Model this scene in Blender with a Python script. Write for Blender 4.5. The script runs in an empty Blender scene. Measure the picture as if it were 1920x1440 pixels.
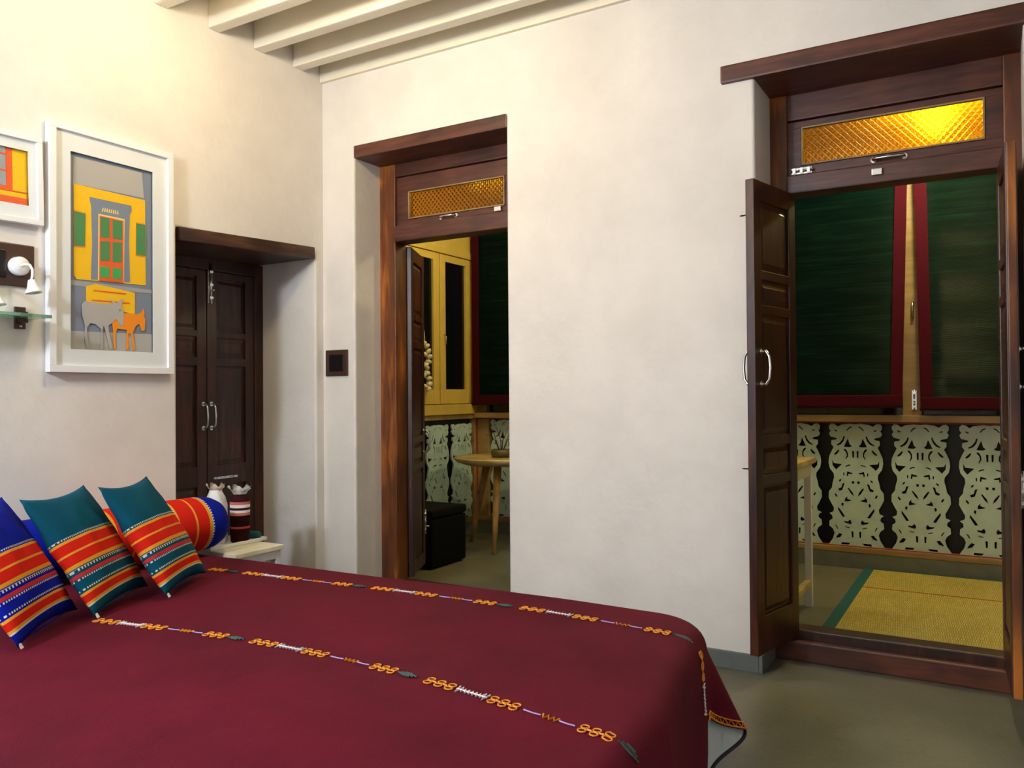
import bpy, bmesh, math, random
from mathutils import Vector, Matrix, noise
from mathutils.geometry import tessellate_polygon
random.seed(7)
PI = math.pi
scene = bpy.context.scene
COL = scene.collection

# ------------------------------------------------------------------ camera
CAM = Vector((3.2301, -3.3714, 1.15))
YAW, PITCH, ROLL = math.radians(30.7), math.radians(0.66), 0.0074
fw = Vector((-math.sin(YAW)*math.cos(PITCH), math.cos(YAW)*math.cos(PITCH), math.sin(PITCH)))
r0 = Vector((math.cos(YAW), math.sin(YAW), 0)); u0 = r0.cross(fw)
cr = r0*math.cos(ROLL) - u0*math.sin(ROLL); cu = u0*math.cos(ROLL) + r0*math.sin(ROLL)
cd = bpy.data.cameras.new('camera'); cam = bpy.data.objects.new('camera', cd); COL.objects.link(cam)
m = Matrix((cr, cu, -fw)).transposed().to_4x4(); m.translation = CAM
cam.matrix_world = m
cd.sensor_width = 36; cd.lens = 36*1520/1920; cd.clip_start = 0.02
scene.camera = cam

# ------------------------------------------------------------------ world and exposure (night outside)
w = bpy.data.worlds.new('night'); scene.world = w; w.use_nodes = True
w.node_tree.nodes['Background'].inputs[0].default_value = (0.010, 0.014, 0.030, 1)
w.node_tree.nodes['Background'].inputs[1].default_value = 0.4
scene.view_settings.view_transform = 'Standard'; scene.view_settings.look = 'None'
scene.view_settings.exposure = 0.0; scene.view_settings.gamma = 1.0
scene.view_settings.use_curve_mapping = False
ROOM_WARM = 37.0      # lamp by the left wall (W)
ROOM_FILL = 205.0     # unseen fill lamp added outside the view (W)
BALC_W = 58.0         # each balcony bulb (W)

# ------------------------------------------------------------------ material helpers
def srgb(*c):
    return tuple(((v/255)/12.92 if v/255 <= .04045 else ((v/255+.055)/1.055)**2.4) for v in c) + (1,)
def newmat(name):
    mt = bpy.data.materials.new(name); mt.use_nodes = True
    nt = mt.node_tree; b = nt.nodes['Principled BSDF']
    return mt, nt, b
def N(nt, kind, **kw):
    n = nt.nodes.new(kind)
    for k, v in kw.items():
        if k.startswith('i_'):
            key = k[2:]
            key = int(key) if key.isdigit() else key.replace('_', ' ')
            n.inputs[key].default_value = v
        else: setattr(n, k, v)
    return n
def coords(nt, scale=(1,1,1), kind='Object', rot=(0,0,0)):
    tc = N(nt, 'ShaderNodeTexCoord'); mp = N(nt, 'ShaderNodeMapping')
    mp.inputs['Scale'].default_value = scale; mp.inputs['Rotation'].default_value = rot
    nt.links.new(tc.outputs[kind], mp.inputs['Vector']); return mp.outputs[0]
def ramp(nt, fac, stops, interp='LINEAR'):
    r = N(nt, 'ShaderNodeValToRGB'); cr_ = r.color_ramp; cr_.interpolation = interp
    while len(cr_.elements) > 1: cr_.elements.remove(cr_.elements[-1])
    cr_.elements[0].position = stops[0][0]; cr_.elements[0].color = stops[0][1]
    for p, c in stops[1:]:
        e = cr_.elements.new(p); e.color = c
    nt.links.new(fac, r.inputs[0]); return r.outputs[0]
def bump(nt, b, height, strength=.2, dist=.01):
    bp = N(nt, 'ShaderNodeBump', i_Strength=strength, i_Distance=dist)
    nt.links.new(height, bp.inputs['Height']); nt.links.new(bp.outputs[0], b.inputs['Normal']); return bp
def plain(name, col, rough=.5, metal=0, bumpscale=0, bstr=.15, var=0.0, spec=.5, sheen=0):
    mt, nt, b = newmat(name)
    b.inputs['Base Color'].default_value = col; b.inputs['Roughness'].default_value = rough
    b.inputs['Metallic'].default_value = metal; b.inputs['Specular IOR Level'].default_value = spec
    if sheen: b.inputs['Sheen Weight'].default_value = sheen
    if bumpscale or var:
        v = coords(nt); ns = N(nt, 'ShaderNodeTexNoise', i_Scale=bumpscale or 20, i_Detail=4.0)
        nt.links.new(v, ns.inputs['Vector'])
        if bumpscale: bump(nt, b, ns.outputs['Fac'], bstr)
        if var:
            lo = tuple(c*(1-var) for c in col[:3])+(1,); hi = tuple(min(1, c*(1+var)) for c in col[:3])+(1,)
            nt.links.new(ramp(nt, ns.outputs['Fac'], [(.3, lo), (.7, hi)]), b.inputs['Base Color'])
    return mt

def plaster(name, col, col2):
    mt, nt, b = newmat(name); v = coords(nt)
    n1 = N(nt, 'ShaderNodeTexNoise', i_Scale=2.2, i_Detail=6.0, i_Roughness=.6); nt.links.new(v, n1.inputs['Vector'])
    n2 = N(nt, 'ShaderNodeTexNoise', i_Scale=26, i_Detail=5.0); nt.links.new(v, n2.inputs['Vector'])
    nt.links.new(ramp(nt, n1.outputs['Fac'], [(.3, col2), (.68, col)]), b.inputs['Base Color'])
    mx = N(nt, 'ShaderNodeMath', operation='MULTIPLY_ADD', i_1=.35); nt.links.new(n2.outputs['Fac'], mx.inputs[0]); nt.links.new(n1.outputs['Fac'], mx.inputs[2])
    bump(nt, b, mx.outputs[0], .22, .02); b.inputs['Roughness'].default_value = .62; b.inputs['Specular IOR Level'].default_value = .25
    return mt
def wood(name, dark, mid, light, scale=(14, 14, 1.6), patch=.5, rough=.42):
    mt, nt, b = newmat(name); v = coords(nt, scale)
    n1 = N(nt, 'ShaderNodeTexNoise', i_Scale=2.2, i_Detail=7.0, i_Roughness=.62, i_Distortion=.6); nt.links.new(v, n1.inputs['Vector'])
    v2 = coords(nt, (2.2, 2.2, .9)); n2 = N(nt, 'ShaderNodeTexNoise', i_Scale=1.6, i_Detail=2.0); nt.links.new(v2, n2.inputs['Vector'])
    mx = N(nt, 'ShaderNodeMix', i_0=patch); nt.links.new(n1.outputs['Fac'], mx.inputs[2]); nt.links.new(n2.outputs['Fac'], mx.inputs[3])
    nt.links.new(ramp(nt, mx.outputs[0], [(.36, dark), (.50, mid), (.62, light)]), b.inputs['Base Color'])
    bump(nt, b, n1.outputs['Fac'], .12, .004); b.inputs['Roughness'].default_value = rough
    return mt

M = {}
M['wall'] = plaster('limewash_plaster', srgb(233, 227, 221), srgb(217, 211, 205))
M['ceil'] = plain('white_paint_timber', srgb(232, 224, 205), .5, bumpscale=8, bstr=.05)
M['trimpaint'] = plain('white_gloss', srgb(225, 225, 225), .35)
M['dkwood'] = wood('dark_teak', srgb(28, 13, 9), srgb(50, 23, 15), srgb(76, 38, 22), patch=.35)
M['frwood'] = wood('varnished_teak', srgb(46, 20, 9), srgb(104, 54, 20), srgb(178, 106, 36), patch=.7)
M['lintel'] = wood('red_brown_lintel', srgb(50, 23, 16), srgb(78, 38, 26), srgb(100, 54, 36), scale=(1.6, 14, 14), patch=.4)
M['lintelv'] = wood('aged_lintel', srgb(36, 19, 11), srgb(62, 38, 24), srgb(90, 60, 40), scale=(14, 1.6, 14), patch=.4)
M['redwood'] = wood('red_teak_leaf', srgb(32, 13, 10), srgb(54, 23, 16), srgb(80, 40, 25), patch=.35, rough=.38)
M['chrome'] = plain('chrome', (.75, .75, .75, 1), .22, 1)
M['steel'] = plain('dull_steel', (.55, .53, .5, 1), .4, 1)
M['iron'] = plain('dark_iron', srgb(40, 32, 30), .5, .6)
M['black'] = plain('black_leatherette', srgb(5, 5, 6), .75, bumpscale=60, bstr=.05, spec=.15)
M['cement'] = plain('grey_cement_skirting', srgb(96, 102, 98), .6, bumpscale=14, bstr=.1, var=.12)
M['white'] = plain('white_lacquer', srgb(238, 238, 240), .35)
M['mount'] = plain('white_mount_board', srgb(222, 226, 228), .6)
M['yellow'] = plain('yellow_paint', srgb(206, 176, 88), .45, bumpscale=9, bstr=.06, var=.07)
M['tan'] = wood('tan_painted_wood', srgb(124, 100, 66), srgb(148, 120, 80), srgb(168, 140, 96), scale=(1.2, 10, 10), patch=.5)
M['maroon_edge'] = plain('maroon_binding', srgb(60, 6, 25), .85, bumpscale=90, bstr=.2, spec=.1)
M['brownplate'] = plain('brown_switch_plate', srgb(70, 46, 36), .35)
M['darkplate'] = plain('dark_switch', srgb(22, 20, 22), .3)
M['bulb'] = None
M['navy'] = plain('dark_backing', srgb(13, 16, 30), .4)
M['carved'] = plain('grey_green_carved_board', srgb(182, 206, 212), .33, bumpscale=10, bstr=.08, var=.10)
M['palewood'] = wood('pale_table_wood', srgb(150, 128, 84), srgb(186, 162, 108), srgb(206, 186, 130), scale=(3, 3, 3), patch=.4)
M['legwood'] = wood('table_leg_wood', srgb(124, 88, 50), srgb(160, 120, 72), srgb(186, 146, 92), patch=.4)
M['redline'] = plain('red_painted_bead', srgb(150, 40, 20), .5)
M['lining'] = plain('pale_blue_cotton_lining', srgb(222, 234, 244), .8, bumpscale=60, bstr=.1)
M['piping'] = plain('navy_piping', srgb(26, 18, 44), .7)
M['sheet'] = plain('white_cotton', srgb(225, 222, 218), .85, bumpscale=40, bstr=.2)
M['orange_thread'] = plain('orange_thread', srgb(226, 142, 24), .6)
M['white_thread'] = plain('white_thread', srgb(232, 222, 226), .6)
M['lilac_thread'] = plain('lilac_thread', srgb(168, 142, 196), .6)
M['green_thread'] = plain('dark_green_thread', srgb(38, 66, 60), .7)
M['teal'] = plain('teal_cotton', srgb(8, 84, 96), .8, bumpscale=80, bstr=.15)
M['shell'] = plain('cream_shell', srgb(214, 200, 170), .35, bumpscale=20, bstr=.1)
M['string'] = plain('cotton_string', srgb(190, 176, 140), .8)
M['twig'] = plain('dry_twig', srgb(74, 50, 34), .8)
M['pot'] = plain('dark_olive_pot', srgb(84, 80, 40), .5, bumpscale=20, bstr=.1)

# floor: polished cement
mt, nt, b = newmat('polished_cement'); v = coords(nt)
n1 = N(nt, 'ShaderNodeTexNoise', i_Scale=1.4, i_Detail=7.0, i_Roughness=.6); nt.links.new(v, n1.inputs['Vector'])
n2 = N(nt, 'ShaderNodeTexNoise', i_Scale=60, i_Detail=3.0); nt.links.new(v, n2.inputs['Vector'])
mx = N(nt, 'ShaderNodeMath', operation='MULTIPLY_ADD', i_1=.25, i_2=-.12); nt.links.new(n2.outputs['Fac'], mx.inputs[0])
ad = N(nt, 'ShaderNodeMath', operation='ADD'); nt.links.new(n1.outputs['Fac'], ad.inputs[0]); nt.links.new(mx.outputs[0], ad.inputs[1])
nt.links.new(ramp(nt, ad.outputs[0], [(.3, srgb(78, 79, 68)), (.5, srgb(100, 99, 85)), (.72, srgb(120, 115, 99))]), b.inputs['Base Color'])
b.inputs['Roughness'].default_value = .38; bump(nt, b, n1.outputs['Fac'], .05, .01); M['floor'] = mt
# bedspread: maroon weave
mt, nt, b = newmat('maroon_handloom'); v = coords(nt)
n1 = N(nt, 'ShaderNodeTexNoise', i_Scale=3.0, i_Detail=6.0); nt.links.new(v, n1.inputs['Vector'])
nt.links.new(ramp(nt, n1.outputs['Fac'], [(.3, srgb(76, 5, 26)), (.7, srgb(95, 8, 34))]), b.inputs['Base Color'])
n2 = N(nt, 'ShaderNodeTexNoise', i_Scale=260, i_Detail=2.0); nt.links.new(v, n2.inputs['Vector'])
n3 = N(nt, 'ShaderNodeTexNoise', i_Scale=6, i_Detail=4.0); nt.links.new(v, n3.inputs['Vector'])
mx = N(nt, 'ShaderNodeMath', operation='MULTIPLY_ADD', i_1=5.0); nt.links.new(n3.outputs['Fac'], mx.inputs[0]); nt.links.new(n2.outputs['Fac'], mx.inputs[2])
bump(nt, b, mx.outputs[0], .35, .004); b.inputs['Roughness'].default_value = .85; b.inputs['Specular IOR Level'].default_value = .15
M['maroon'] = mt
# amber pressed glass
mt, nt, b = newmat('amber_pressed_glass'); out = nt.nodes['Material Output']; nt.nodes.remove(b)
va = coords(nt, rot=(0, math.radians(42), 0)); vb = coords(nt, rot=(0, math.radians(-42), 0))
wa = N(nt, 'ShaderNodeTexWave', i_Scale=16.0, i_Distortion=.6, i_Detail=1.0); nt.links.new(va, wa.inputs['Vector'])
wb = N(nt, 'ShaderNodeTexWave', i_Scale=16.0, i_Distortion=.6, i_Detail=1.0); nt.links.new(vb, wb.inputs['Vector'])
mxm = N(nt, 'ShaderNodeMath', operation='MAXIMUM'); nt.links.new(wa.outputs['Fac'], mxm.inputs[0]); nt.links.new(wb.outputs['Fac'], mxm.inputs[1])
bp = N(nt, 'ShaderNodeBump', i_Strength=.9, i_Distance=.006); nt.links.new(mxm.outputs[0], bp.inputs['Height'])
rf = N(nt, 'ShaderNodeBsdfRefraction', i_Roughness=.23, i_IOR=1.25); rf.inputs['Color'].default_value = (.84, .60, .07, 1)
tl = N(nt, 'ShaderNodeBsdfTranslucent'); tl.inputs['Color'].default_value = (.50, .30, .03, 1)
gl = N(nt, 'ShaderNodeBsdfGlossy', i_Roughness=.15); gl.inputs['Color'].default_value = (1, .9, .7, 1)
for s_ in (rf, tl, gl): nt.links.new(bp.outputs[0], s_.inputs['Normal'])
m1 = N(nt, 'ShaderNodeMixShader', i_0=.10); nt.links.new(rf.outputs[0], m1.inputs[1]); nt.links.new(tl.outputs[0], m1.inputs[2])
m2 = N(nt, 'ShaderNodeMixShader', i_0=.06); nt.links.new(m1.outputs[0], m2.inputs[1]); nt.links.new(gl.outputs[0], m2.inputs[2])
nt.links.new(m2.outputs[0], out.inputs[0]); M['amber'] = mt
# night glass and shelf glass
mt, nt, b = newmat('dark_window_glass'); b.inputs['Base Color'].default_value = (.004, .005, .008, 1); b.inputs['Roughness'].default_value = .06
b.inputs['Specular IOR Level'].default_value = .35; M['nightglass'] = mt
mt, nt, b = newmat('green_shelf_glass'); b.inputs['Base Color'].default_value = (.45, .80, .62, 1); b.inputs['Roughness'].default_value = .05
b.inputs['Transmission Weight'].default_value = .75; M['shelfglass'] = mt
# bamboo blind cloth
mt, nt, b = newmat('green_split_bamboo'); v = coords(nt, (1.2, 1, 150)); v2 = coords(nt, (3, 1, 26))
n1 = N(nt, 'ShaderNodeTexNoise', i_Scale=1.0, i_Detail=2.0); nt.links.new(v, n1.inputs['Vector'])
n2 = N(nt, 'ShaderNodeTexNoise', i_Scale=1.0, i_Detail=4.0); nt.links.new(v2, n2.inputs['Vector'])
mx = N(nt, 'ShaderNodeMix', i_0=.5); nt.links.new(n1.outputs['Fac'], mx.inputs[2]); nt.links.new(n2.outputs['Fac'], mx.inputs[3])
nt.links.new(ramp(nt, mx.outputs[0], [(.34, srgb(4, 22, 22)), (.52, srgb(9, 36, 33)), (.70, srgb(24, 58, 46))]), b.inputs['Base Color'])
wv = N(nt, 'ShaderNodeTexWave', i_Scale=75.0, bands_direction='Z', i_Distortion=1.2, i_Detail=2.0); nt.links.new(coords(nt), wv.inputs['Vector'])
bump(nt, b, wv.outputs['Fac'], .5, .003); b.inputs['Roughness'].default_value = .34; b.inputs['Specular IOR Level'].default_value = .12; M['blind'] = mt
# straw mat
mt, nt, b = newmat('straw_weave'); v = coords(nt)
br = N(nt, 'ShaderNodeTexBrick', i_Scale=1.0, i_Mortar_Size=.0018, i_Brick_Width=.010, i_Row_Height=.055, i_Bias=0.0)
br.inputs['Color1'].default_value = srgb(208, 196, 106); br.inputs['Color2'].default_value = srgb(188, 176, 90); br.inputs['Mortar'].default_value = srgb(158, 130, 62)
vr = coords(nt, rot=(0, 0, 0)); nt.links.new(vr, br.inputs['Vector'])
n1 = N(nt, 'ShaderNodeTexNoise', i_Scale=5, i_Detail=4.0); nt.links.new(v, n1.inputs['Vector'])
mx = N(nt, 'ShaderNodeMix', data_type='RGBA', blend_type='MULTIPLY', i_0=.5); nt.links.new(br.outputs['Color'], mx.inputs[6])
nt.links.new(ramp(nt, n1.outputs['Fac'], [(.3, (.72, .7, .6, 1)), (.7, (1, 1, 1, 1))]), mx.inputs[7])
nt.links.new(mx.outputs[2], b.inputs['Base Color']); bump(nt, b, br.outputs['Fac'], .4, .003).invert = True
b.inputs['Roughness'].default_value = .65; M['straw'] = mt

def stripes(name, stops, dots=()):
    """woven stripes along UV v; dots = (v0, v1, colour, repeats): little woven dashes in a band"""
    mt, nt, b = newmat(name)
    uv = N(nt, 'ShaderNodeUVMap', uv_map='UVMap'); sp = N(nt, 'ShaderNodeSeparateXYZ'); nt.links.new(uv.outputs[0], sp.inputs[0])
    col = ramp(nt, sp.outputs[1], stops, 'CONSTANT')
    for v0, v1, c, rep in dots:
        a = N(nt, 'ShaderNodeMath', operation='GREATER_THAN', i_1=v0); nt.links.new(sp.outputs[1], a.inputs[0])
        d = N(nt, 'ShaderNodeMath', operation='LESS_THAN', i_1=v1); nt.links.new(sp.outputs[1], d.inputs[0])
        k = N(nt, 'ShaderNodeMath', operation='MULTIPLY', i_1=float(rep)); nt.links.new(sp.outputs[0], k.inputs[0])
        f = N(nt, 'ShaderNodeMath', operation='FRACT'); nt.links.new(k.outputs[0], f.inputs[0])
        g = N(nt, 'ShaderNodeMath', operation='GREATER_THAN', i_1=.45); nt.links.new(f.outputs[0], g.inputs[0])
        p1 = N(nt, 'ShaderNodeMath', operation='MULTIPLY'); nt.links.new(a.outputs[0], p1.inputs[0]); nt.links.new(d.outputs[0], p1.inputs[1])
        p2 = N(nt, 'ShaderNodeMath', operation='MULTIPLY'); nt.links.new(p1.outputs[0], p2.inputs[0]); nt.links.new(g.outputs[0], p2.inputs[1])
        mx = N(nt, 'ShaderNodeMix', data_type='RGBA'); nt.links.new(p2.outputs[0], mx.inputs[0]); nt.links.new(col, mx.inputs[6]); mx.inputs[7].default_value = c
        col = mx.outputs[2]
    nt.links.new(col, b.inputs['Base Color'])
    n2 = N(nt, 'ShaderNodeTexNoise', i_Scale=220, i_Detail=2.0); nt.links.new(coords(nt), n2.inputs['Vector'])
    bump(nt, b, n2.outputs['Fac'], .25, .002); b.inputs['Roughness'].default_value = .85; b.inputs['Specular IOR Level'].default_value = .12
    return mt
TEAL, BLUE, RED = srgb(3, 70, 92), srgb(2, 20, 140), srgb(196, 30, 14)
YEL, WHT, GRN, PNK = srgb(214, 146, 44), srgb(196, 198, 186), srgb(22, 84, 66), srgb(180, 44, 48)
def cushion_stops(base):
    return [(0, base), (.085, WHT), (.095, YEL), (.115, RED), (.17, YEL), (.19, base), (.30, PNK), (.325, base), (.345, WHT), (.365, base), (.375, YEL), (.40, RED),
            (.475, YEL), (.49, RED), (.565, YEL), (.585, base), (.592, WHT), (.604, base)]
M['cush_teal'] = stripes('teal_striped_cotton', cushion_stops(TEAL), [(.205, .218, WHT, 40), (.283, .296, WHT, 40), (.345, .365, TEAL, 30), (.592, .604, TEAL, 45)])
M['cush_blue'] = stripes('blue_striped_cotton', cushion_stops(BLUE), [(.205, .218, WHT, 40), (.283, .296, WHT, 40), (.345, .365, BLUE, 30), (.592, .604, BLUE, 45)])
M['bolster'] = stripes('blue_bolster_cotton', [(0, BLUE), (.100, WHT), (.107, YEL), (.118, RED), (.165, YEL), (.175, RED), (.235, YEL), (.245, GRN), (.262, WHT), (.27, RED), (.34, YEL), (.35, RED),
                                              (.40, YEL), (.41, RED), (.46, YEL), (.47, BLUE)], [(.100, .107, BLUE, 60), (.245, .262, WHT, 60)])
M['bottle'] = stripes('maroon_striped_knit', [(0, srgb(38, 8, 14)), (.27, srgb(190, 74, 66)), (.31, srgb(34, 8, 14)), (.52, srgb(196, 120, 98)), (.575, srgb(226, 220, 222)), (.625, srgb(60, 14, 34)),
                                              (.67, srgb(226, 220, 222)), (.73, srgb(190, 104, 96)), (.785, srgb(50, 12, 20))])

# ------------------------------------------------------------------ mesh helpers
def mesh_obj(name, me, mat, parent=None, loc=None, rot=None):
    o = bpy.data.objects.new(name, me); COL.objects.link(o)
    if mat is not None and not me.materials:
        for x in (mat if isinstance(mat, (list, tuple)) else [mat]): me.materials.append(x)
    if parent is not None: o.parent = parent
    if loc is not None: o.location = loc
    if rot is not None: o.rotation_euler = rot
    return o
def to_mesh(bm, name='m', smooth=False):
    bmesh.ops.recalc_face_normals(bm, faces=bm.faces)
    me = bpy.data.meshes.new(name); bm.to_mesh(me); bm.free()
    if smooth:
        for p in me.polygons: p.use_smooth = True
    return me
def boxes(bl, bev=0.0, seg=2):
    """mesh of one or several touching boxes (x0,x1,y0,y1,z0,z1)"""
    bm = bmesh.new()
    for (x0, x1, y0, y1, z0, z1) in bl:
        vs = [bm.verts.new((x, y, z)) for x in (x0, x1) for y in (y0, y1) for z in (z0, z1)]
        for f in ((0,1,3,2), (4,6,7,5), (0,4,5,1), (2,3,7,6), (0,2,6,4), (1,5,7,3)): bm.faces.new([vs[i] for i in f])
    if bev: bmesh.ops.bevel(bm, geom=list(bm.edges), offset=bev, segments=seg, affect='EDGES', profile=.6, clamp_overlap=True)
    return to_mesh(bm)
def box(x0, x1, y0, y1, z0, z1, bev=0.0, seg=2): return boxes([(x0, x1, y0, y1, z0, z1)], bev, seg)
def frame_of(d):
    d = d.normalized(); a = Vector((0, 0, 1)) if abs(d.z) < .9 else Vector((1, 0, 0))
    x = d.cross(a).normalized(); return x, d.cross(x).normalized()
def tube_bm(bm, pts, r, n=8, cap=True, closed=False, mi=0):
    pts = [Vector(p) for p in pts]; rs = r if isinstance(r, (list, tuple)) else [r]*len(pts)
    rings = []; px = None
    for i, p in enumerate(pts):
        a = pts[i-1] if (i > 0 or closed) else p; c = pts[(i+1) % len(pts)] if (i < len(pts)-1 or closed) else p
        d = (c-a).normalized()
        if px is None: x, y = frame_of(d)
        else:
            x = (px - d*px.dot(d)).normalized(); y = d.cross(x)
        px = x
        rings.append([bm.verts.new(p + (x*math.cos(2*PI*k/n) + y*math.sin(2*PI*k/n))*rs[i]) for k in range(n)])
    m_ = len(rings)
    for i in range(m_ if closed else m_-1):
        A, B = rings[i], rings[(i+1) % m_]
        for k in range(n):
            f = bm.faces.new((A[k], A[(k+1) % n], B[(k+1) % n], B[k])); f.material_index = mi; f.smooth = n > 5
    if cap and not closed:
        for R_ in (rings[0][::-1], rings[-1]):
            f = bm.faces.new(R_); f.material_index = mi
def tube(pts, r, n=8, closed=False):
    bm = bmesh.new(); tube_bm(bm, pts, r, n, closed=closed); return to_mesh(bm)
def lathe(prof, n=28, uv=False, smooth=True):
    """prof: (radius, z) from bottom to top, closed at the axis"""
    bm = bmesh.new(); rings = []
    for r, z in prof:
        if r < 1e-6: rings.append([bm.verts.new((0, 0, z))])
        else: rings.append([bm.verts.new((r*math.cos(2*PI*k/n), r*math.sin(2*PI*k/n), z)) for k in range(n)])
    lay = bm.loops.layers.uv.new('UVMap') if uv else None
    z0, z1 = prof[0][1], prof[-1][1]
    for i in range(len(rings)-1):
        A, B = rings[i], rings[i+1]
        for k in range(n):
            k2 = (k+1) % n
            if len(A) == 1 and len(B) == 1: continue
            vs = [A[0], B[k2], B[k]] if len(A) == 1 else ([A[k], A[k2], B[0]] if len(B) == 1 else [A[k], A[k2], B[k2], B[k]])
            f = bm.faces.new(vs); f.smooth = smooth
            if uv:
                for l in f.loops: l[lay].uv = ((math.atan2(l.vert.co.y, l.vert.co.x)/(2*PI)) % 1, (l.vert.co.z-z0)/(z1-z0))
    bmesh.ops.recalc_face_normals(bm, faces=bm.faces)
    me = bpy.data.meshes.new('m'); bm.to_mesh(me); bm.free(); return me
def prism(loops, t, to3=lambda p, d: (p[0], -d, p[1])):
    """flat board cut to an outline (loops[0]) with holes (loops[1:]); to3 maps 2-D point and depth to 3-D"""
    polys = [[Vector((p[0], p[1], 0)) for p in l] for l in loops]
    tris = tessellate_polygon(polys); flat = [p for l in loops for p in l]; n = len(flat)
    vs = [to3(p, t) for p in flat] + [to3(p, 0) for p in flat]
    fs = [tuple(t3) for t3 in tris] + [tuple(i+n for i in reversed(t3)) for t3 in tris]
    o = 0
    for l in loops:
        for i in range(len(l)): fs.append((o+i, o+(i+1) % len(l), o+n+(i+1) % len(l), o+n+i))
        o += len(l)
    me = bpy.data.meshes.new('m'); me.from_pydata(vs, [], fs); bm = bmesh.new(); bm.from_mesh(me)
    bmesh.ops.recalc_face_normals(bm, faces=bm.faces); bm.to_mesh(me); bm.free(); return me
def cellwall(us, vs, solid, d0, d1, axis, bev=.012):
    """wall slab of cells (u along wall, v = z) with openings; exposed arrises softened"""
    bm = bmesh.new(); V = {}
    def vert(i, j, d):
        k = (i, j, d)
        if k not in V:
            dd = d0 if d == 0 else d1
            V[k] = bm.verts.new((us[i], dd, vs[j]) if axis == 'x' else (dd, us[i], vs[j]))
        return V[k]
    nu, nv = len(us)-1, len(vs)-1
    S = lambda i, j: 0 <= i < nu and 0 <= j < nv and solid(i, j)
    for i in range(nu):
        for j in range(nv):
            if not S(i, j): continue
            for d in (0, 1): bm.faces.new([vert(i, j, d), vert(i+1, j, d), vert(i+1, j+1, d), vert(i, j+1, d)])
            if not S(i-1, j): bm.faces.new([vert(i, j, 0), vert(i, j+1, 0), vert(i, j+1, 1), vert(i, j, 1)])
            if not S(i+1, j): bm.faces.new([vert(i+1, j, 0), vert(i+1, j+1, 0), vert(i+1, j+1, 1), vert(i+1, j, 1)])
            if not S(i, j-1): bm.faces.new([vert(i, j, 0), vert(i+1, j, 0), vert(i+1, j, 1), vert(i, j, 1)])
            if not S(i, j+1): bm.faces.new([vert(i, j+1, 0), vert(i+1, j+1, 0), vert(i+1, j+1, 1), vert(i, j+1, 1)])
    bmesh.ops.recalc_face_normals(bm, faces=bm.faces)
    es = [e for e in bm.edges if len(e.link_faces) == 2 and e.calc_face_angle(0) > .5]
    bmesh.ops.bevel(bm, geom=es, offset=bev, segments=3, affect='EDGES', profile=.5)
    return to_mesh(bm)
def struct(name, me, mat, loc=None):
    o = mesh_obj(name, me, mat, loc=loc); o['kind'] = 'structure'; return o
def empty(name, loc=(0, 0, 0), rz=0, kind=None):
    o = bpy.data.objects.new(name, None); COL.objects.link(o); o.location = loc; o.rotation_euler = (0, 0, rz); o.empty_display_size = .1
    if kind: o['kind'] = kind
    return o
def tag(o, label, cat, group=None):
    o['label'] = label; o['category'] = cat
    if group: o['group'] = group
    return o
def copy_tree(o, parent=None):
    c = o.copy(); COL.objects.link(c); c.parent = parent
    for ch in o.children: copy_tree(ch, c)
    return c
def dhandle(length=.11, out=.03, r=.0055):
    """D handle along z, standing off +x; base plates at both ends"""
    h = length/2; pts = [(0, 0, -h), (out*.6, 0, -h*1.02), (out, 0, -h*.7), (out*1.12, 0, 0), (out, 0, h*.7), (out*.6, 0, h*1.02), (0, 0, h)]
    bm = bmesh.new(); tube_bm(bm, pts, r, 8)
    for s in (-1, 1): tube_bm(bm, [(0, 0, s*h), (.004, 0, s*h)], .012, 12)
    return to_mesh(bm)

# ================================================================== THE ROOM
HC = 3.07          # ceiling deck height
floor = struct('floor', box(-.05, 4.9, -4.7, .42, -.06, 0), M['floor'])
X1, X2, X3, X4 = .232, 1.206, 2.398, 3.335     # door openings in the back wall
ZH1, ZH2 = 2.515, 2.50
us = [-.02, X1, X2, X3, X4, 4.9]; vs = [0, 2.50, HC+.05]
wall_back = struct('wall_back', cellwall(us, vs, lambda i, j: not (j == 0 and i in (1, 3)), 0, .40, 'x'), M['wall'])
NY0, NY1 = -.952, -.062                         # niche in the left wall
us = [-4.7, NY0, NY1, .02]; vs = [0, 1.93, HC+.05]
wall_left = struct('wall_left', cellwall(us, vs, lambda i, j: not (i == 1 and j == 0), 0, -.47, 'y'), M['wall'])
wall_right = struct('wall_right', box(4.75, 4.9, -4.7, 0, 0, HC), M['wall'])
wall_front = struct('wall_front', box(-.05, 4.9, -4.85, -4.7, 0, HC), M['wall'])
ceiling = struct('ceiling', box(-.1, 4.9, -4.8, .1, HC, HC+.06), M['ceil'])
BY = [-.775, -.495, -.225]
y = BY[0] - .29
while y > -4.6: BY.append(y); y -= .29
bm_me = box(0, 4.76, 0, .068, 2.92, HC+.01, .007)
for y in BY: mesh_obj('ceiling_beam', bm_me, M['ceil'], ceiling, loc=(0, y, 0))
struct('trim_1', box(0, 4.76, -.022, .005, 2.90, HC, .004), M['ceil'])
bb = struct('baseboard_back', boxes([(X2, X3-.004, -.012, .004, 0, .072), (X3-.004, X3+.012, -.012, .22, 0, .072), (.0, X1, -.012, .004, 0, .072), (X4, 4.75, -.012, .004, 0, .072)], .003), M['cement'])
struct('baseboard_left', box(-.004, .012, -4.7, NY0, 0, .072, .003), M['cement'])

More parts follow.
